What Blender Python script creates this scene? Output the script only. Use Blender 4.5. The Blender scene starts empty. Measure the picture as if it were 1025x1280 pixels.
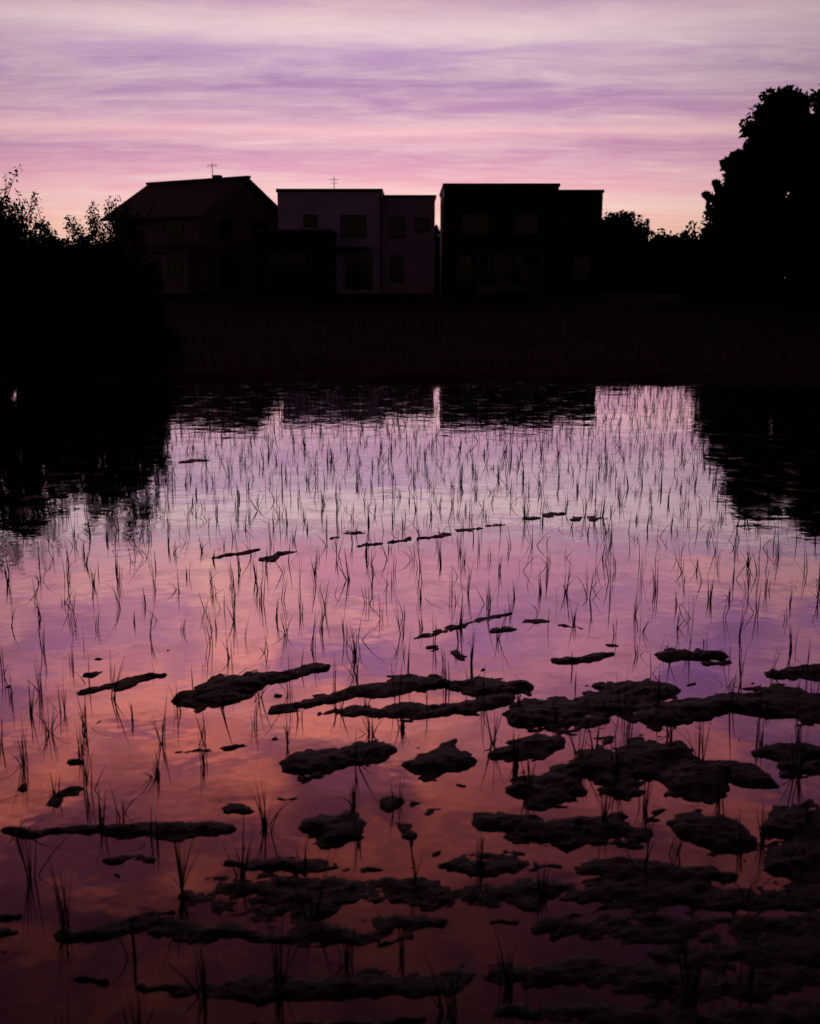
import bpy, math, random
import numpy as np
from mathutils import Vector
random.seed(7); rng=np.random.default_rng(11)
S=bpy.context.scene
S.view_settings.view_transform='Standard'; S.view_settings.look='None'; S.view_settings.exposure=0
CAMH=1.8; TH=math.radians(12.05); F=1372.0

def lin(r,g,b):
    f=lambda c:(c/255/12.92) if c/255<=0.04045 else ((c/255+0.055)/1.055)**2.4
    return (f(r),f(g),f(b),1)

# ---------------------------------------------------------------- camera
cam=bpy.data.cameras.new("camera"); co=bpy.data.objects.new("camera",cam)
S.collection.objects.link(co); S.camera=co
cam.sensor_fit='VERTICAL'; cam.sensor_height=24; cam.sensor_width=24
cam.lens=24*F/1280; cam.clip_end=5000; cam.clip_start=0.05
cam.dof.use_dof=True; cam.dof.focus_distance=9.0; cam.dof.aperture_fstop=2.4
co.location=(0,0,CAMH); co.rotation_euler=(math.radians(90)-TH,0,0)

# ---------------------------------------------------------------- helpers
def link(o,parent=None):
    S.collection.objects.link(o)
    if parent: o.parent=parent
    return o
def empty(name,loc=(0,0,0)):
    e=bpy.data.objects.new(name,None); e.location=loc; e.empty_display_size=.3
    S.collection.objects.link(e); return e
def np_mesh(name,verts,faces,mat,parent=None,smooth=False):
    me=bpy.data.meshes.new(name); verts=np.asarray(verts,dtype=np.float32); faces=np.asarray(faces,dtype=np.int32)
    n=faces.shape[1]
    me.vertices.add(len(verts)); me.vertices.foreach_set('co',verts.ravel())
    me.loops.add(faces.size); me.loops.foreach_set('vertex_index',faces.ravel())
    me.polygons.add(len(faces)); me.polygons.foreach_set('loop_start',np.arange(0,faces.size,n,dtype=np.int32))
    me.polygons.foreach_set('loop_total',np.full(len(faces),n,dtype=np.int32))
    if smooth: me.polygons.foreach_set('use_smooth',np.ones(len(faces),dtype=bool))
    me.update(calc_edges=True); me.validate()
    me.materials.append(mat)
    return link(bpy.data.objects.new(name,me),parent)

def mat(name,col,rough=.8,var=.35,scale=3.0,bump=0.0,bscale=20,spec=.3,col2=None,metal=0):
    m=bpy.data.materials.new(name); m.use_nodes=True; nt=m.node_tree; N=nt.nodes; L=nt.links
    p=N['Principled BSDF']; p.inputs['Roughness'].default_value=rough
    p.inputs['Specular IOR Level'].default_value=spec; p.inputs['Metallic'].default_value=metal
    tc=N.new('ShaderNodeTexCoord'); no=N.new('ShaderNodeTexNoise'); no.inputs['Scale'].default_value=scale
    no.inputs['Detail'].default_value=3; L.new(tc.outputs['Object'],no.inputs['Vector'])
    r=N.new('ShaderNodeValToRGB'); L.new(no.outputs['Fac'],r.inputs['Fac'])
    c2=col2 or tuple(c*(1+var) for c in col[:3])
    r.color_ramp.elements[0].position=.3; r.color_ramp.elements[1].position=.7
    r.color_ramp.elements[0].color=tuple(c*(1-var) for c in col[:3])+(1,)
    r.color_ramp.elements[1].color=tuple(c2[:3])+(1,)
    L.new(r.outputs['Color'],p.inputs['Base Color'])
    if bump:
        n2=N.new('ShaderNodeTexNoise'); n2.inputs['Scale'].default_value=bscale; n2.inputs['Detail'].default_value=5
        L.new(tc.outputs['Object'],n2.inputs['Vector'])
        b=N.new('ShaderNodeBump'); b.inputs['Strength'].default_value=1; b.inputs['Distance'].default_value=bump
        L.new(n2.outputs['Fac'],b.inputs['Height']); L.new(b.outputs['Normal'],p.inputs['Normal'])
    return m
def siding(name,col,step=.3,rough=.7,horizontal=True):
    m=mat(name,col,rough,.15,.9); nt=m.node_tree;N=nt.nodes;L=nt.links
    w=N.new('ShaderNodeTexWave'); w.wave_type='BANDS'; w.bands_direction='Z' if horizontal else 'X'
    w.wave_profile='SAW'; w.inputs['Scale'].default_value=.314/step
    tc=N['Texture Coordinate']; L.new(tc.outputs['Object'],w.inputs['Vector'])
    b=N.new('ShaderNodeBump'); b.inputs['Strength'].default_value=.8; b.inputs['Distance'].default_value=.03
    L.new(w.outputs['Fac'],b.inputs['Height']); L.new(b.outputs['Normal'],N['Principled BSDF'].inputs['Normal'])
    return m

M_wall_house=siding('wall_mortar_beige',(.22,.15,.24),.35)
M_wall_pale=siding('wall_siding_pale',(.56,.46,.78),.4)
M_wall_pale2=siding('wall_siding_grey',(.46,.30,.52),.4,horizontal=False)
M_wall_dark=siding('wall_siding_charcoal',(.03,.022,.035),.3)
M_roof=siding('roof_tile',(.13,.10,.17),.3,.6)
M_trim=mat('trim_metal',(.05,.04,.05),.5,.1)
M_frame=mat('window_frame',(.07,.06,.09),.4,.1)
M_glass=mat('window_glass',(.008,.006,.010),.08,.1,spec=.4)
M_conc=mat('concrete',(.14,.12,.14),.9,.2,2,.01,30)
M_bark=mat('bark',(.03,.02,.016),.9,.4,8,.02,15,spec=.05)
M_leaf=mat('leaves',(.022,.03,.014),.85,.4,1.2,spec=.04)
M_leaf2=mat('leaves_dark',(.016,.022,.011),.85,.4,.6,spec=.04)
M_grass=mat('grass_blades',(.014,.024,.012),.9,.5,.25,col2=(.026,.024,.014),spec=.02)
M_rice=mat('rice_leaf',(.03,.045,.018),.7,.35,1.5,spec=.1)
M_ground=mat('earth_and_turf',(.014,.013,.009),.98,.5,.35,.05,4,spec=.02,col2=(.026,.022,.014))
def earth_band(m):
    # bare reddish soil at the paddy margin, turf further back
    nt=m.node_tree;N=nt.nodes;L=nt.links; tc=N['Texture Coordinate']
    s=N.new('ShaderNodeSeparateXYZ'); L.new(tc.outputs['Object'],s.inputs[0])
    mr=N.new('ShaderNodeMapRange'); mr.inputs[1].default_value=21; mr.inputs[2].default_value=27; mr.inputs[3].default_value=1; mr.inputs[4].default_value=0
    L.new(s.outputs[1],mr.inputs[0]); mx=N.new('ShaderNodeMix'); mx.data_type='RGBA'; L.new(mr.outputs[0],mx.inputs[0])
    p=N['Principled BSDF']; src=p.inputs['Base Color'].links[0].from_socket
    L.new(src,mx.inputs[6]); mx.inputs[7].default_value=(.075,.024,.018,1); L.new(mx.outputs[2],p.inputs['Base Color'])
earth_band(M_ground)
M_mud=mat('wet_mud',(.012,.006,.009),.5,.4,9,.008,75,spec=.11)

# ---------------------------------------------------------------- box/quads builder
class B:
    def __init__(s): s.v=[];s.f=[]
    def box(s,x0,x1,y0,y1,z0,z1):
        n=len(s.v); s.v+=[(x0,y0,z0),(x1,y0,z0),(x1,y1,z0),(x0,y1,z0),(x0,y0,z1),(x1,y0,z1),(x1,y1,z1),(x0,y1,z1)]
        s.f+=[(n,n+3,n+2,n+1),(n+4,n+5,n+6,n+7),(n,n+1,n+5,n+4),(n+1,n+2,n+6,n+5),(n+2,n+3,n+7,n+6),(n+3,n,n+4,n+7)]
    def poly(s,pts):
        n=len(s.v); s.v+=list(pts); s.f.append(tuple(range(n,n+len(pts))))
    def slab(s,q,t):
        n=len(s.v); s.v+=[tuple(p) for p in q]+[(p[0],p[1],p[2]-t) for p in q]
        s.f+=[(n,n+1,n+2,n+3),(n+7,n+6,n+5,n+4)]+[(n+i,n+4+i,n+4+(i+1)%4,n+(i+1)%4) for i in range(4)]
    def tube(s,a,b,r0,r1,k=6):
        a=Vector(a);b=Vector(b);d=(b-a).normalized(); u=d.orthogonal().normalized(); w=d.cross(u); n=len(s.v)
        for p,r in((a,r0),(b,r1)):
            for i in range(k):
                t=2*math.pi*i/k; s.v.append(tuple(p+u*math.cos(t)*r+w*math.sin(t)*r))
        for i in range(k): s.f.append((n+i,n+(i+1)%k,n+k+(i+1)%k,n+k+i))
        s.f.append(tuple(n+k+i for i in range(k)))
    def make(s,name,m,parent=None):
        me=bpy.data.meshes.new(name); me.from_pydata(s.v,[],s.f); me.update(); me.materials.append(m)
        return link(bpy.data.objects.new(name,me),parent)
def window(fr,gl,x0,x1,z0,z1,y,mull=1,transom=False):
    t=.06; d0=y-.05; d1=y-.002
    fr.box(x0-t,x1+t,d0,d1,z1,z1+t); fr.box(x0-t-.03,x1+t+.03,d0-.05,d1,z0-t,z0)
    fr.box(x0-t,x0,d0,d1,z0,z1); fr.box(x1,x1+t,d0,d1,z0,z1)
    for i in range(mull):
        xm=x0+(x1-x0)*(i+1)/(mull+1); fr.box(xm-.025,xm+.025,d0+.005,d1,z0,z1)
    if transom: zm=(z0+z1)/2; fr.box(x0,x1,d0+.01,d1-.002,zm-.02,zm+.02)
    gl.box(x0,x1,y-.025,y-.004,z0,z1)

G=.9  # house ground level
# ---------------------------------------------------------------- gabled house (rotated)
def gabled_house():
    e=empty('gabled_house',(-11.55,63.2,0)); rot=math.radians(-34)
    Lx=7.2; W=6.6; z0=G; ze=5.35; zr=7.25
    w=B(); w.box(-Lx,0,0,W,z0,ze)
    for x in(0,-Lx+.001):
        w.poly([(x,0,ze),(x,W,ze),(x,W/2,zr-.12)])
    w.make('walls',M_wall_house,e)
    r=B(); o=.55; g=.55; sl=(zr-ze)/(W/2); dz=sl*o
    r.slab([(-Lx-g,-o,ze-dz+.16),(g,-o,ze-dz+.16),(g,W/2,zr+.16),(-Lx-g,W/2,zr+.16)],.14)
    r.slab([(g,W+o,ze-dz+.16),(-Lx-g,W+o,ze-dz+.16),(-Lx-g,W/2+.002,zr+.16),(g,W/2+.002,zr+.16)],.14)
    r.box(-Lx-g-.03,g+.03,W/2-.14,W/2+.14,zr+.13,zr+.27)
    r.make('roof',M_roof,e)
    p=B(); p.slab([(-5.5,-1.3,3.3),(.0,-1.3,3.3),(.0,-.003,3.75),(-5.5,-.003,3.75)],.1)
    p.make('lower_roof',M_roof,e)
    lw=B(); lw.box(-5.2,-.3,-.95,-.004,z0,3.25); lw.make('ground_floor_bay',M_wall_house,e)
    fr=B();gl=B()
    window(fr,gl,-3.0,-1.6,4.1,5.0,0,1); window(fr,gl,-6.4,-5.2,4.1,5.0,0,1)
    window(fr,gl,-4.4,-2.6,1.2,2.9,-.95,1,True); window(fr,gl,-1.8,-.8,1.9,2.8,-.95)
    fr.make('window_frames',M_frame,e); gl.make('window_glass',M_glass,e)
    f2=B();g2=B()
    for (y0,y1,a,b) in((1.3,2.2,4.1,5.0),(4.2,5.3,4.1,5.0),(1.2,2.6,1.3,2.9),(4.3,5.0,1.9,2.9)):
        t=.06
        f2.box(.002,.05,y0-t,y1+t,b,b+t); f2.box(.002,.09,y0-t,y1+t,a-t,a); f2.box(.002,.05,y0-t,y0,a,b); f2.box(.002,.05,y1,y1+t,a,b)
        g2.box(.004,.025,y0,y1,a,b)
    f2.make('gable_window_frames',M_frame,e); g2.make('gable_window_glass',M_glass,e)
    t=B(); t.tube((-2.3,W/2,zr+.2),(-2.3,W/2,zr+1.15),.025,.02)
    for k,zz in enumerate((.95,1.02)):
        t.tube((-2.7,W/2,zr+zz),(-1.9,W/2,zr+zz),.012,.012)
    t.box(-2.15,-1.7,W/2-.2,W/2+.2,zr+.1,zr+.42)
    t.box(-Lx-g,g,-o-.1,-o-.003,ze-dz+.02,ze-dz+.12); t.tube((-.12,-.12,ze-.3),(-.12,-.12,3.8),.04,.04)
    t.make('antenna_and_gutters',M_trim,e)
    e.rotation_euler=(0,0,rot)
gabled_house()

# ---------------------------------------------------------------- middle pale flat-roofed house
def pale_house():
    e=empty('flat_roofed_pale_house'); y=64.0
    w=B(); w.box(-7.45,-1.6,y,y+8,G,6.5); w.make('main_block_walls',M_wall_pale,e)
    w=B(); w.box(-1.595,1.42,y+.8,y+7.5,G,6.25); w.make('side_block_walls',M_wall_pale2,e)
    w=B(); w.box(-8.15,-4.2,60,y-.005,G,4.15); w.make('annex_walls',M_wall_dark,e)
    t=B(); t.box(-7.52,-1.53,y-.07,y+8.07,6.5,6.68); t.box(-1.528,1.5,y+.74,y+7.57,6.25,6.4); t.box(-8.22,-4.13,59.93,y-.075,4.15,4.3)
    t.make('parapet_caps',M_trim,e)
    fr=B();gl=B()
    window(fr,gl,-3.85,-2.55,4.1,5.2,y,1); window(fr,gl,-5.95,-5.3,4.65,5.2,y,0)
    window(fr,gl,-1.15,-.35,4.1,5.2,y+.8,0); window(fr,gl,.35,1.05,4.4,5.1,y+.8,0)
    window(fr,gl,-3.6,-2.2,1.2,3.1,y,1,True); window(fr,gl,-1.1,-.4,1.6,3.0,y+.8,0)
    window(fr,gl,-7.5,-5.6,1.1,3.0,60,1,True)
    fr.make('window_frames',M_trim,e); gl.make('window_glass',M_glass,e)
    t=B(); t.tube((-4.35,y+1.5,6.5),(-4.35,y+1.5,7.45),.025,.02); t.tube((-4.65,y+1.5,7.3),(-4.05,y+1.5,7.3),.012,.012); t.tube((-4.55,y+1.5,7.1),(-4.15,y+1.5,7.1),.012,.012)
    t.tube((-1.66,y-.05,6.4),(-1.66,y-.05,G),.045,.045)
    t.box(-4.1,-2.3,y-1.1,y-.003,3.35,3.47)
    t.make('antenna_downpipe_canopy',M_trim,e)
pale_house()

# ---------------------------------------------------------------- right dark flat-roofed house
def dark_house():
    e=empty('flat_roofed_dark_house'); y=64.0
    w=B(); w.box(1.92,8.35,y,y+8,G,6.8); w.make('main_block_walls',M_wall_dark,e)
    w=B(); y1=y+.4; y2=y+2.2
    w.box(8.355,10.9,y1,y2,G,4.8); w.box(8.355,8.75,y1,y2,4.803,5.4); w.box(9.3,10.9,y1,y2,4.803,5.4); w.box(8.355,10.9,y1,y2,5.403,6.5)
    w.make('side_block_walls',M_wall_dark,e)
    w=B(); w.box(8.4,10.85,y2+.9,y2+1.1,G,6.2); w.make('loggia_wall',M_wall_pale,e)
    t=B(); t.box(1.85,8.42,y-.07,y+8.07,6.8,6.97); t.box(8.424,10.97,y1-.06,y2+.06,6.5,6.66); t.make('parapet_caps',M_trim,e)
    fr=B();gl=B()
    window(fr,gl,3.0,4.4,4.2,5.3,y,1); window(fr,gl,6.0,7.2,4.2,5.3,y,1); window(fr,gl,2.7,3.5,1.3,3.0,y,0); window(fr,gl,9.4,10.3,1.7,2.9,y1,0)
    window(fr,gl,4.4,6.4,1.1,3.0,y,2)
    fr.make('window_frames',M_trim,e); gl.make('window_glass',M_glass,e)
    t=B(); t.box(3.6,7.3,y-2.6,y-.075,3.0,3.12)
    for x in(3.65,4.85,6.05,7.2): t.box(x,x+.1,y-2.55,y-2.45,G,3.0)
    t.make('veranda_roof',M_conc,e)
    t=B()
    for i in range(7): t.box(6.2+i*.14,6.29+i*.14,y-2.52,y-2.47,G,2.5)
    t.box(6.15,7.2,y-2.46,y-2.43,2.3,2.4); t.box(3.75,6.0,y-2.52,y-2.47,G,1.5)
    t.make('veranda_screen',M_conc,e)
dark_house()

# ---------------------------------------------------------------- vegetation
def leaves(centers,radii,n_each,size,flat=.8):
    C=np.repeat(np.asarray(centers),n_each,axis=0); R=np.repeat(np.asarray(radii),n_each)
    d=rng.normal(size=C.shape); d/=np.linalg.norm(d,axis=1)[:,None]
    rr=R*rng.uniform(.1,1.2,len(R))**.6
    P=C+d*rr[:,None]*np.array([1,1,flat])
    a=rng.normal(size=P.shape); a/=np.linalg.norm(a,axis=1)[:,None]
    b=np.cross(a,rng.normal(size=P.shape)); b/=np.linalg.norm(b,axis=1)[:,None]
    s=size*rng.uniform(.55,1.3,len(P))[:,None]
    V=np.stack([P-a*s,P+b*s*.45,P+a*s,P-b*s*.45],axis=1).reshape(-1,3)
    return V,np.arange(len(V)).reshape(-1,4)
def both(parts):
    V=np.concatenate([p[0] for p in parts]); o=0; Fs=[]
    for p in parts: Fs.append(p[1]+o); o+=len(p[0])
    return V,np.concatenate(Fs)
def tree(name,x,y,z,h,rx,ry,base,ncl=90,leafn=170,leaf=.2,m=M_leaf):
    e=empty(name,(x,y,z)); b=B(); top=h*.8
    pts=[Vector((0,0,-.2))]
    for i in range(1,6): pts.append(Vector((random.uniform(-.06,.06)*i,random.uniform(-.06,.06)*i,top*i/5)))
    r=h*.028
    for i in range(5): b.tube(pts[i],pts[i+1],r*(1-i*.17),r*(1-(i+1)*.17),8)
    cs=[];rs=[]; core=[];cr=[]
    for i in range(ncl):
        zz=base+(h-base)*(random.random()**.85)
        k=math.sqrt(max(0,1-((zz-(base+(h-base)*.4))/((h-base)*.62))**2)) if zz>base+(h-base)*.4 else .85+.15*(zz-base)/((h-base)*.4)
        a=random.uniform(0,2*math.pi); q=math.sqrt(random.uniform(.05,1))*k*random.uniform(.85,1.08)
        c=Vector((math.cos(a)*q*rx,math.sin(a)*q*ry,zz)); cs.append(tuple(c)); rs.append(random.uniform(.2,.68)*h*.085)
        core.append((c.x*.72,c.y*.72,base+(c.z-base)*.9)); cr.append(h*.07)
        if i%3==0:
            s=pts[min(5,max(1,int(5*min(zz*.7,top)/top)))]
            mid=s.lerp(c,.5)+Vector((0,0,.12*h*.2)); b.tube(s,mid,r*.35,r*.22,5); b.tube(mid,c,r*.22,r*.06,5)
    b.make('trunk_and_limbs',M_bark,e)
    V,Fc=both([leaves(cs,rs,leafn,leaf),leaves(core,cr,26,leaf*2.4)]); np_mesh('foliage',V,Fc,m,e)
tree('broadleaf_tree',17.6,55,.8,9.6,2.4,2.4,1.6,150,140,.15)
tree('broadleaf_tree',15.9,54.2,.8,6.7,2.0,2.0,.8,120,140,.14)
tree('broadleaf_tree',21.2,56,.8,10.5,3.1,2.8,1.2,170,130,.18)
tree('broadleaf_tree',25.8,55,.8,11.3,3.6,3,1.2,130,80,.25)
tree('broadleaf_tree',31,57,.8,10.5,3.8,3,1.0,110,70,.27)

def mass(name,clumps,n,leaf,m,base,core=0):
    e=empty(name); c=[k[:3] for k in clumps]; r=[k[3] for k in clumps]
    parts=[leaves(c,r,n,leaf,.85)]
    if core: parts.append(leaves([(k[0],k[1],base+(k[2]-base)*.84) for k in clumps],r,core,leaf*2.8,.8))
    V,Fc=both(parts); np_mesh('foliage',V,Fc,m,e)
    b=B()
    for k in clumps[::4]:
        b.tube((k[0]+random.uniform(-.3,.3),k[1],base),(k[0],k[1],k[2]+k[3]*.6),.05,.012,5)
    b.make('stems',M_bark,e); return e
cl=[]
for i in range(260):
    x=random.uniform(13.2,34); t=3.9 if x>14.6 else 3.0
    cl.append((x,random.uniform(52,57),.7+random.uniform(.05,1)*t,random.uniform(.45,.85)))
mass('shrub_thicket',cl,50,.17,M_leaf2,.6,14)
cl=[]
def ctop(x):
    if 11<x<16.6: return 6.3-.2*(x-14.9)**2
    if 16.6<=x<24: return 4.9+.25*math.sin(x*2)
    if x<-19: return 4.5+.5*math.sin(x*.9)
    if -18<x<12: return 3.5
    return 4.6+.5*math.sin(x*.37)+.3*math.sin(x*1.1+1)
for i in range(900):
    x=random.uniform(-58,58)
    if -17<x<10 and random.random()<.6: continue
    cl.append((x,random.uniform(78,84),.7+random.uniform(0.02,1)**.8*(ctop(x)-.9),random.uniform(.4,.85)))
for i in range(330):
    x=random.uniform(10.6,22); cl.append((x,random.uniform(78,82),.8+random.uniform(0,1)*(ctop(x)-1.1),random.uniform(.35,.7)))
for i in range(120):
    x=random.uniform(-31,-19); cl.append((x,random.uniform(78,82),.8+random.uniform(0,1)*(ctop(x)-1.1),random.uniform(.35,.7)))
for i in range(70):
    x=random.choice((2.1,-9.3))+random.uniform(-.9,.9); cl.append((x,random.uniform(79,81),.8+random.uniform(0,1)*4.3,random.uniform(.35,.6)))
mass('distant_trees',cl,38,.2,M_leaf2,.6,14)
# bushes at left on the far bank (about 20 m away)
cl=[]
def topz(x):
    if x<-6.7: return 3.1+.3*math.sin(x*3.1)+.12*math.sin(x*9)
    if x<-6.0: return 2.4
    if x<-5.1: return 2.75+.12*math.sin(x*8)
    return 2.5-3.6*(x+5.1)**2
for i in range(500):
    x=random.uniform(-14,-4.65); cl.append((x,20.6+random.uniform(-1.1,1.2),.2+random.uniform(.0,1)**.8*(topz(x)-.45),random.uniform(.14,.34)))
for i in range(260):
    x=random.uniform(-14,-4.6); cl.append((x,20.3+random.uniform(-.8,1.0),.05+random.uniform(.0,1.4),random.uniform(.25,.4)))
bush=mass('bank_bushes',cl,110,.05,M_leaf,.1,26)
sb=B(); sc=[];sr=[]
for i in range(120):
    x=random.uniform(-12,-4.8); y=20.6+random.uniform(-.9,.9)
    if random.random()<.3: x=random.uniform(-5.9,-4.95)
    z=topz(x)-.3
    L=random.uniform(.3,.7); dx=random.uniform(-.3,.3)
    p0=Vector((x,y,z)); p1=Vector((x+dx,y,z+L)); sb.tube(p0,p1,.009,.003,4)
    for k in range(5): sc.append(tuple(p0.lerp(p1,.25+.17*k))); sr.append(.09)
sb.make('shoots',M_bark,bush); V,Fc=leaves(sc,sr,8,.035); np_mesh('shoot_leaves',V,Fc,M_leaf,bush)

# ---------------------------------------------------------------- noise
_lat=rng.random((256,256))
def vn(x,y):
    xi=np.floor(x).astype(int); yi=np.floor(y).astype(int); fx=x-xi; fy=y-yi
    fx=fx*fx*(3-2*fx); fy=fy*fy*(3-2*fy); a=lambda i,j:_lat[i%256,j%256]
    return (a(xi,yi)*(1-fx)+a(xi+1,yi)*fx)*(1-fy)+(a(xi,yi+1)*(1-fx)+a(xi+1,yi+1)*fx)*fy
def fbm(x,y,o=4):
    s=0;a=.5;t=0
    for i in range(o): s=s+a*vn(x*2**i+17*i,y*2**i+31*i); t+=a; a*=.55
    return s/t*2-1

# ---------------------------------------------------------------- ground sheet
def grid(xs,ys,hf):
    X,Y=np.meshgrid(xs,ys); Z=hf(X,Y); V=np.stack([X,Y,Z],-1).reshape(-1,3)
    nx=len(xs); i=np.arange(len(ys)-1)[:,None]*nx+np.arange(nx-1)[None,:]; i=i.ravel()
    return V,np.stack([i,i+1,i+nx+1,i+nx],1)
def gh(X,Y):
    yy=Y+.3*fbm(X*.9,Y*.0+3,3)
    p=np.interp(yy,[-3000,.7,1.3,18.7,19.8,22,30,45,60,3000],[.35,.35,-.12,-.12,.12,.28,.45,.62,.86,.9])
    q=np.interp(np.abs(X),[33,34.2],[0,1]); p=np.where((q>0)&(p<.3),p*(1-q)+.3*q,p)
    n=.05*fbm(X*.7,Y*.7,3)*(Y<60)
    return p+np.where(p>0,n,0)
xs=np.concatenate([-np.geomspace(40,2500,14)[::-1],np.arange(-39.5,39.6,.35),np.geomspace(40,2500,14)])
ys=np.concatenate([-np.geomspace(3,2500,12)[::-1],np.arange(-2,1.5,.15),np.arange(1.5,18.5,1),np.arange(18.5,21,.12),np.arange(21,62,.4),np.geomspace(62.5,2500,18)])
V,Fc=grid(xs,ys,gh); np_mesh('ground',V,Fc,M_ground,smooth=True)

# ---------------------------------------------------------------- mud
def gp(u,v):
    a=(u-512.5)/F; b=(640-v)/F
    d=np.array([a,math.cos(TH)+b*math.sin(TH),-math.sin(TH)+b*math.cos(TH)]); t=CAMH/-d[2]
    return d[0]*t,d[1]*t
R=[(104,866,205,844,6),(232,872,330,852,20),(330,850,408,834,8),(150,862,190,848,5),
(340,886,440,864,9),(440,862,560,854,11),(560,856,665,858,13),(400,890,560,890,8),(560,888,640,874,11),
(365,950,430,952,19),(430,945,490,934,14),(515,968,585,948,24),(622,942,700,928,14),(385,1034,445,1036,28),(510,1039,518,1039,11),(478,1008,510,1004,10),
(640,905,730,885,21),(730,880,840,862,22),(690,905,760,898,10),(650,992,730,968,21),(730,962,860,938,24),(770,985,800,978,15),(845,985,900,962,26),(900,960,960,972,17),
(810,900,900,882,18),(900,880,1060,884,21),(830,822,900,814,10),(690,826,770,817,5),(960,846,1060,838,10),(880,828,905,826,6),
(600,1032,700,1042,18),(700,1038,800,1040,22),(850,1042,930,1044,26),(975,1040,1060,1028,32),(545,1083,700,1086,11),(720,1090,900,1092,13),(960,1080,1080,1075,24),
(10,1032,140,1042,7),(140,1044,290,1036,13),(285,1010,315,1010,7),(220,938,300,932,4),(275,1082,480,1084,8),(130,1080,190,1078,6),
(945,942,1060,936,12),(980,962,1060,957,15),(550,930,570,925,3),
(522,799,580,782,4.5),(580,780,636,767,3.2),(530,797,545,795,6),(615,790,650,788,3),(650,780,690,777,4),(690,780,730,786,3),
(655,650,672,647,2.4),(678,645,708,641,3.2),(712,650,730,647,2.2),(735,649,758,648,2.6),(570,664,600,660,3),(605,659,630,656,2.2),(450,684,480,679,3),(486,678,512,674,2.2),(520,674,560,667,2.2),(425,667,460,664,3),(416,672,430,671,1.8),(325,698,350,696,3.4),(345,692,372,689,2.4),(262,697,290,692,2.6),(292,692,320,688,2),(225,578,262,575,2),
(90,1166,300,1160,14),(300,1160,560,1162,14),(230,1122,480,1112,26),(480,1118,700,1116,21),(680,1162,1100,1165,20),(720,1122,1100,1120,24),(170,1232,500,1224,14),(500,1225,1100,1230,20),(-60,1158,30,1158,8),
(620,1275,1100,1268,16),(300,1280,520,1277,8),(20,985,36,982,4),(60,1000,80,998,6),(85,990,112,984,5),(95,955,115,955,3),(820,1195,1100,1200,22)]
def ppm(v):
    _,d=gp(512.5,v); a=F/(d*math.cos(TH)+CAMH*math.sin(TH)); _,d2=gp(512.5,v+1); return a,1/(d-d2)
for i in range(120):
    v=random.uniform(800,1230); u=random.uniform(-60,1080)
    if random.random()<.6: u=random.uniform(500,1080)
    L=random.uniform(2,30)*(v/1000)**2; R.append((u,v,u+L,v-random.uniform(-2,5),random.uniform(1.6,4.2)))
xs=np.arange(-4.6,4.6,.015); ys=[1.7]
while ys[-1]<13.2: ys.append(ys[-1]+.010+.0024*(ys[-1]-1.7))
ys=np.array(ys)
X,Y=np.meshgrid(xs,ys)
H=np.full(X.shape,-1.0)
wx=X+.06*fbm(X*4,Y*4,3); wy=Y+.07*fbm(X*4+40,Y*4+9,3)
edge=.55*fbm(X*5+5,Y*8,4)+.4*fbm(X*20,Y*30+8,4); edge2=1.5*fbm(X*11+3,Y*11,4)
for (u1,v1,u2,v2,t) in R:
    v=(v1+v2)/2; a,b=ppm(v); x1,y1=gp(u1,v1); x2,y2=gp(u2,v2)
    px=(wx-x1)*a; py=(wy-y1)*b; qx=(x2-x1)*a; qy=(y2-y1)*b
    s=np.clip((px*qx+py*qy)/(qx*qx+qy*qy+1e-6),0,1); d=np.hypot(px-s*qx,py-s*qy)
    taper=1-.45*np.abs(2*s-1)**3
    msk=d<t*3.2
    f=1-d[msk]/(t*taper[msk])+(edge2[msk]*.6 if v<840 else edge[msk]*min(1,t/16+.4))
    A=min(.032,.2*t/b+.003)
    if v<800: A=.009
    if v>1100: A=.012
    h=np.where(f>0,A*(1-np.exp(-1.0*f)),.024*np.tanh(1.0*f))
    H[msk]=np.maximum(H[msk],h)
H=np.maximum(H,-.04)
rough=.008*fbm(X*8,Y*9,4)+.007*fbm(X*28+3,Y*30,4)+.004*fbm(X*70,Y*60+8,2)
H=H+np.where(H>-.02,rough*np.clip((H+.02)/.02,0,1.1),0)
V=np.stack([X,Y,H],-1).reshape(-1,3); nx=len(xs); i=(np.arange(len(ys)-1)[:,None]*nx+np.arange(nx-1)[None,:]).ravel()
np_mesh('mud',V,np.stack([i,i+1,i+nx+1,i+nx],1),M_mud,smooth=True)

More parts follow.
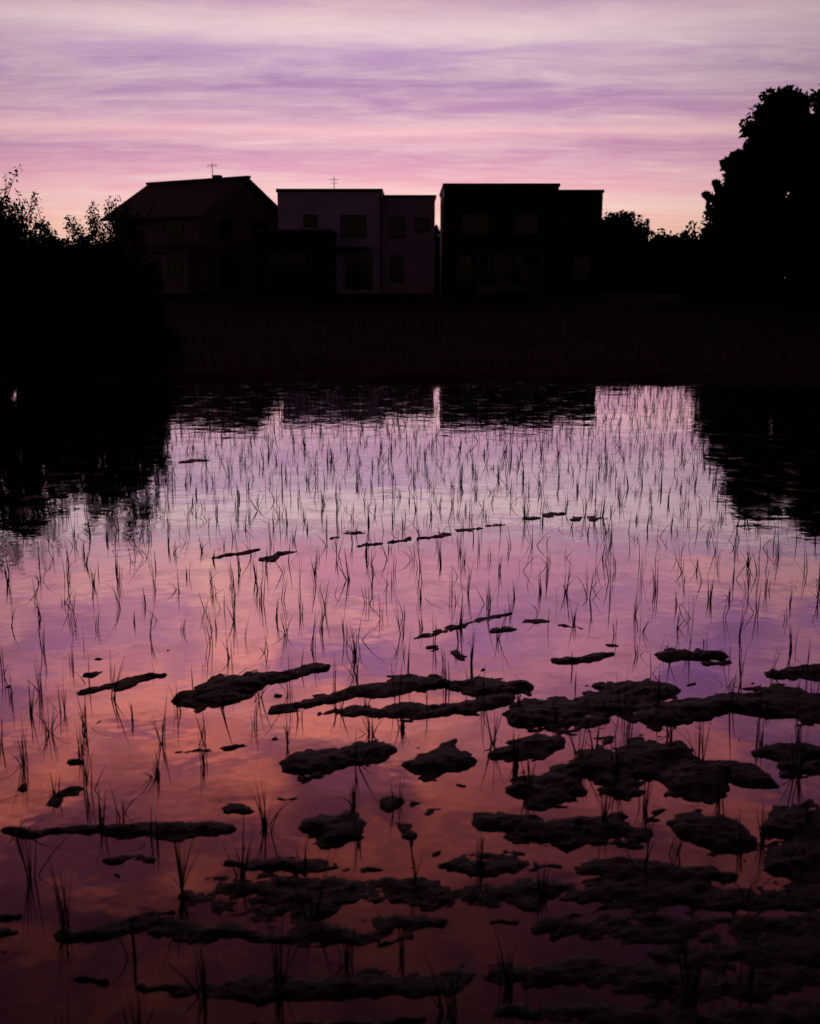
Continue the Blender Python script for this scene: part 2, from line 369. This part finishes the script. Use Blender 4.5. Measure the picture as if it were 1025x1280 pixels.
# ---------------------------------------------------------------- water
def water_mat():
    m=bpy.data.materials.new('paddy_water'); m.use_nodes=True; nt=m.node_tree;N=nt.nodes;L=nt.links; N.clear()
    out=N.new('ShaderNodeOutputMaterial'); mix=N.new('ShaderNodeMixShader'); g=N.new('ShaderNodeBsdfGlossy'); d=N.new('ShaderNodeBsdfDiffuse')
    g.inputs['Color'].default_value=(1,.94,.95,1); d.inputs['Color'].default_value=(.014,.006,.007,1)
    fr=N.new('ShaderNodeFresnel'); fr.inputs['IOR'].default_value=1.33; pw=N.new('ShaderNodeMath'); pw.operation='POWER'; pw.inputs[1].default_value=.26
    L.new(fr.outputs[0],pw.inputs[0]); L.new(d.outputs[0],mix.inputs[1]); L.new(g.outputs[0],mix.inputs[2]); L.new(mix.outputs[0],out.inputs[0])
    tc=N.new('ShaderNodeTexCoord'); n=N.new('ShaderNodeTexNoise'); n.inputs['Scale'].default_value=2.6; n.inputs['Detail'].default_value=3
    L.new(tc.outputs['Object'],n.inputs['Vector']); b=N.new('ShaderNodeBump'); b.inputs['Strength'].default_value=1; b.inputs['Distance'].default_value=.0026
    L.new(n.outputs['Fac'],b.inputs['Height']); L.new(b.outputs['Normal'],g.inputs['Normal'])
    # silty film floating on the surface: patches of rougher, duller water
    n2=N.new('ShaderNodeTexNoise'); n2.inputs['Scale'].default_value=3.4; n2.inputs['Detail'].default_value=8; n2.inputs['Roughness'].default_value=.68
    L.new(tc.outputs['Object'],n2.inputs['Vector'])
    r=N.new('ShaderNodeMapRange'); r.inputs[1].default_value=.5; r.inputs[2].default_value=.66; r.inputs[3].default_value=.02; r.inputs[4].default_value=.12
    L.new(n2.outputs['Fac'],r.inputs[0]); L.new(r.outputs[0],g.inputs['Roughness'])
    r2=N.new('ShaderNodeMapRange'); r2.inputs[1].default_value=.5; r2.inputs[2].default_value=.72; r2.inputs[3].default_value=1; r2.inputs[4].default_value=.72
    L.new(n2.outputs['Fac'],r2.inputs[0]); mu=N.new('ShaderNodeMath'); mu.operation='MULTIPLY'; L.new(pw.outputs[0],mu.inputs[0]); L.new(r2.outputs[0],mu.inputs[1]); L.new(mu.outputs[0],mix.inputs[0])
    return m
V,Fc=grid(np.linspace(-34,34,3),np.linspace(.7,20.2,3),lambda X,Y:X*0.0); np_mesh('water',V,Fc,water_mat())

# ---------------------------------------------------------------- blades
def blades(P,Ln,W,yaw,lean,bend,seg=4):
    n=len(P); t=np.linspace(0,1,seg+1)[None,:]
    dx=np.cos(yaw)[:,None]; dy=np.sin(yaw)[:,None]
    hor=Ln[:,None]*(lean[:,None]*t+bend[:,None]*t**2.2); ver=Ln[:,None]*(t*np.sqrt(1-np.minimum(lean,.9)**2)[:,None]-.62*bend[:,None]*t**2.6)
    cx=P[:,0:1]+dx*hor; cy=P[:,1:2]+dy*hor; cz=P[:,2:3]+ver
    ya=rng.uniform(-1.0,1.0,n)[:,None]
    sx=np.cos(ya);sy=np.sin(ya); w=W[:,None]*(1-t**1.8*.92)*.5
    A=np.stack([cx-sx*w,cy-sy*w,cz],-1); Bv=np.stack([cx+sx*w,cy+sy*w,cz],-1)
    V=np.stack([A,Bv],2).reshape(-1,3)
    b=np.arange(n)[:,None]*(2*(seg+1))+2*np.arange(seg)[None,:]; b=b.ravel()
    return V,np.stack([b,b+1,b+3,b+2],1)
th=math.radians(27); ca,sa=math.cos(th),math.sin(th); pts=[]
for i in range(-90,130):
    ph=random.uniform(0,.2)
    for j in range(-120,130):
        s=j*.175+ph; t=i*.27
        x=ca*s-sa*t; y=sa*s+ca*t
        x+=random.gauss(0,.03); y+=random.gauss(0,.03)
        if not(1.9<y<19.0) or abs(x)>4+.75*y: continue
        if random.random()<(.08 if y>5.5 else .22 if y>4 else .45): continue
        pts.append((x,y))
Ps=[];Ls=[];Ws=[];Ya=[];Le=[];Be=[]
for x,y in pts:
    near=y<4.2; nb=random.choice((5,6,8,10)) if near else random.choice((1,2,3,4,4,6))
    h=random.uniform(.10,.235)
    ty=random.uniform(0,6.283); tl=abs(random.gauss(0,.07))
    for k in range(nb):
        Ps.append((x+random.gauss(0,.007),y+random.gauss(0,.007),-.03)); Ls.append(.03+h*random.uniform(.45,1.1)); Ws.append(random.uniform(.004,.0072))
        wild=random.random()<.25
        Ya.append(random.uniform(0,6.283) if wild or near else ty+random.gauss(0,.8)); Le.append(random.uniform(.1,.5) if wild else tl+abs(random.gauss(0,.06)))
        Be.append(random.choice((.1,.3,.75)) if wild else random.choice((0,.03,.08)))
V,Fc=blades(*[np.array(a,dtype=float) for a in(Ps,Ls,Ws,Ya,Le,Be)]); np_mesh('rice_seedlings',V,Fc,M_rice)
n=44000; gx=rng.uniform(-26,26,n); gy=20.2+rng.uniform(0,1,n)**1.4*30
gz=gh(gx,gy)-.02; keep=gz>-.03; n=keep.sum()
V,Fc=blades(np.stack([gx,gy,gz],1)[keep],rng.uniform(.06,.26,n),rng.uniform(.006,.014,n),rng.uniform(0,6.28,n),np.abs(rng.normal(0,.3,n)),rng.choice([0,.1,.3],n),3)
np_mesh('grass',V,Fc,M_grass)

# ---------------------------------------------------------------- sky
w=bpy.data.worlds.new("World"); S.world=w; w.use_nodes=True; nt=w.node_tree;N=nt.nodes;L=nt.links; N.clear()
def math_(op,a,b=None,clamp=False):
    n=N.new('ShaderNodeMath'); n.operation=op; n.use_clamp=clamp
    for i,v in enumerate((a,b)):
        if v is None: continue
        if isinstance(v,(int,float)): n.inputs[i].default_value=v
        else: L.new(v,n.inputs[i])
    return n.outputs[0]
def ramp(fac,stops):
    r=N.new('ShaderNodeValToRGB'); cr=r.color_ramp
    while len(cr.elements)<len(stops): cr.elements.new(.5)
    for e,(p,c) in zip(cr.elements,stops):
        e.position=p; e.color=c if isinstance(c,tuple) else (c,c,c,1)
    L.new(fac,r.inputs[0]); return r.outputs[0]
def mixc(f,a,b,mode='MIX'):
    n=N.new('ShaderNodeMix'); n.data_type='RGBA'; n.blend_type=mode; n.clamp_factor=True
    if isinstance(f,(int,float)): n.inputs[0].default_value=f
    else: L.new(f,n.inputs[0])
    for s,v in((n.inputs[6],a),(n.inputs[7],b)):
        if isinstance(v,tuple): s.default_value=v
        else: L.new(v,s)
    return n.outputs[2]
def noise(vec,scale,rot=0,sc=1,det=5,rough=.55,dist=0,loc=(0,0,0)):
    mp=N.new('ShaderNodeMapping'); mp.inputs['Scale'].default_value=scale; mp.inputs['Rotation'].default_value=(0,0,rot); mp.inputs['Location'].default_value=loc
    L.new(vec,mp.inputs[0]); n=N.new('ShaderNodeTexNoise'); n.inputs['Scale'].default_value=sc; n.inputs['Detail'].default_value=det; n.inputs['Roughness'].default_value=rough; n.inputs['Distortion'].default_value=dist
    L.new(mp.outputs[0],n.inputs['Vector']); return n.outputs['Fac']
tc=N.new('ShaderNodeTexCoord'); sp=N.new('ShaderNodeSeparateXYZ'); L.new(tc.outputs['Generated'],sp.inputs[0]); x,y,z=sp.outputs
zc=math_('MAXIMUM',z,0); inv=math_('DIVIDE',1,math_('ADD',zc,.08))
cb=N.new('ShaderNodeCombineXYZ'); L.new(math_('MULTIPLY',x,inv),cb.inputs[0]); L.new(math_('MULTIPLY',y,inv),cb.inputs[1]); P=cb.outputs[0]
n1=noise(P,(.45,1.6,1),math.radians(3),1,5,.6,.35,(3.1,1.7,0))
n2=noise(P,(2.2,5.0,1),math.radians(4),1,5,.7,.6,(1,5,0))
n3=noise(tc.outputs['Generated'],(5.5,5.5,12),0,1,5,.62,.6,(.3,2,1.1))
zz=math_('MULTIPLY',math_('ADD',z,math_('MULTIPLY',math_('SUBTRACT',n1,.5),.024)),1/.8)
def st(zv): return zv/.8
base=ramp(zz,[(0,lin(255,206,170)),(st(.045),lin(254,200,184)),(st(.07),lin(248,188,194)),(st(.088),lin(230,166,190)),(st(.108),lin(206,150,186)),(st(.122),lin(244,190,198)),(st(.134),lin(198,148,186)),(st(.165),lin(176,140,182)),(st(.185),lin(190,152,192)),(st(.205),lin(226,196,206)),(st(.225),lin(184,148,184)),(st(.25),(.72,.28,.42,1)),(st(.32),(.44,.17,.38,1)),(st(.39),(.27,.08,.17,1)),(st(.45),(.12,.030,.060,1)),(st(.52),(.042,.010,.019,1)),(st(.62),(.014,.0045,.008,1)),(1,(.006,.0025,.004,1))])
cloud=ramp(zz,[(0,lin(255,236,200)),(st(.06),lin(255,230,214)),(st(.12),lin(250,212,212)),(st(.2),lin(244,222,216)),(st(.25),(1.0,.54,.48,1)),(st(.33),(1.1,.38,.36,1)),(st(.41),(1.05,.26,.17,1)),(st(.46),(.5,.11,.08,1)),(st(.52),(.13,.028,.024,1)),(st(.62),(.026,.007,.008,1)),(1,(.01,.004,.005,1))])
m1=ramp(n1,[(.46,0.),(.68,1.)]); m2=ramp(n2,[(.42,0.),(.72,1.)]); m4=ramp(n1,[(.3,1.),(.46,0.)]); m3=ramp(n3,[(.42,0.),(.58,1.)])
lo=ramp(zz,[(st(.2),1.),(st(.3),.35)])
c=mixc(math_('MULTIPLY',math_('ADD',math_('MULTIPLY',m1,.45),math_('MULTIPLY',m2,.42),True),lo),base,cloud)
hi=ramp(zz,[(st(.2),0.),(st(.26),1.)])
left=math_('MULTIPLY',math_('SUBTRACT',.12,x),2.8,True)
c=mixc(math_('MULTIPLY',math_('MULTIPLY',hi,m3),math_('ADD',left,.3,True)),c,cloud)
right=math_('MULTIPLY',math_('ADD',x,.06),1.6,True)
viol=ramp(zz,[(st(.2),(.32,.16,.44,1)),(st(.33),(.2,.10,.38,1)),(st(.45),(.034,.015,.046,1)),(st(.6),(.006,.003,.006,1))])
c=mixc(math_('MULTIPLY',math_('MULTIPLY',hi,right),math_('SUBTRACT',1,m3)),c,viol)
c=mixc(math_('MULTIPLY',m4,.3),c,mixc(1.0,c,(.74,.60,.80,1),'MULTIPLY'))
hl=math_('SQRT',math_('ADD',math_('ADD',math_('MULTIPLY',x,x),math_('MULTIPLY',y,y)),.0001))
ca_=math_('DIVIDE',math_('SUBTRACT',math_('MULTIPLY',y,.997),math_('MULTIPLY',x,.05)),hl)
az=ramp(math_('ADD',math_('MULTIPLY',ca_,.5),.5),[(0,.075),(.45,.075),(.7,.12),(.85,.32),(.93,.54),(.965,.70),(.985,.90),(1,1.)])
c=mixc(1.0,c,az,'MULTIPLY')
sky=N.new('ShaderNodeTexSky'); sky.sky_type='NISHITA'; sky.sun_disc=False; sky.sun_elevation=math.radians(1.0); sky.sun_rotation=0
b1=N.new('ShaderNodeBackground'); L.new(c,b1.inputs[0]); b1.inputs[1].default_value=1
b2=N.new('ShaderNodeBackground'); L.new(sky.outputs[0],b2.inputs[0]); b2.inputs[1].default_value=.002
ad=N.new('ShaderNodeAddShader'); L.new(b1.outputs[0],ad.inputs[0]); L.new(b2.outputs[0],ad.inputs[1])
o=N.new('ShaderNodeOutputWorld'); L.new(ad.outputs[0],o.inputs[0])
sl=bpy.data.lights.new('afterglow_sun','SUN'); sl.energy=.02; sl.angle=math.radians(40); sl.color=(1,.6,.5)
so=link(bpy.data.objects.new('afterglow_sun',sl)); so.rotation_euler=(math.radians(-85),0,0)
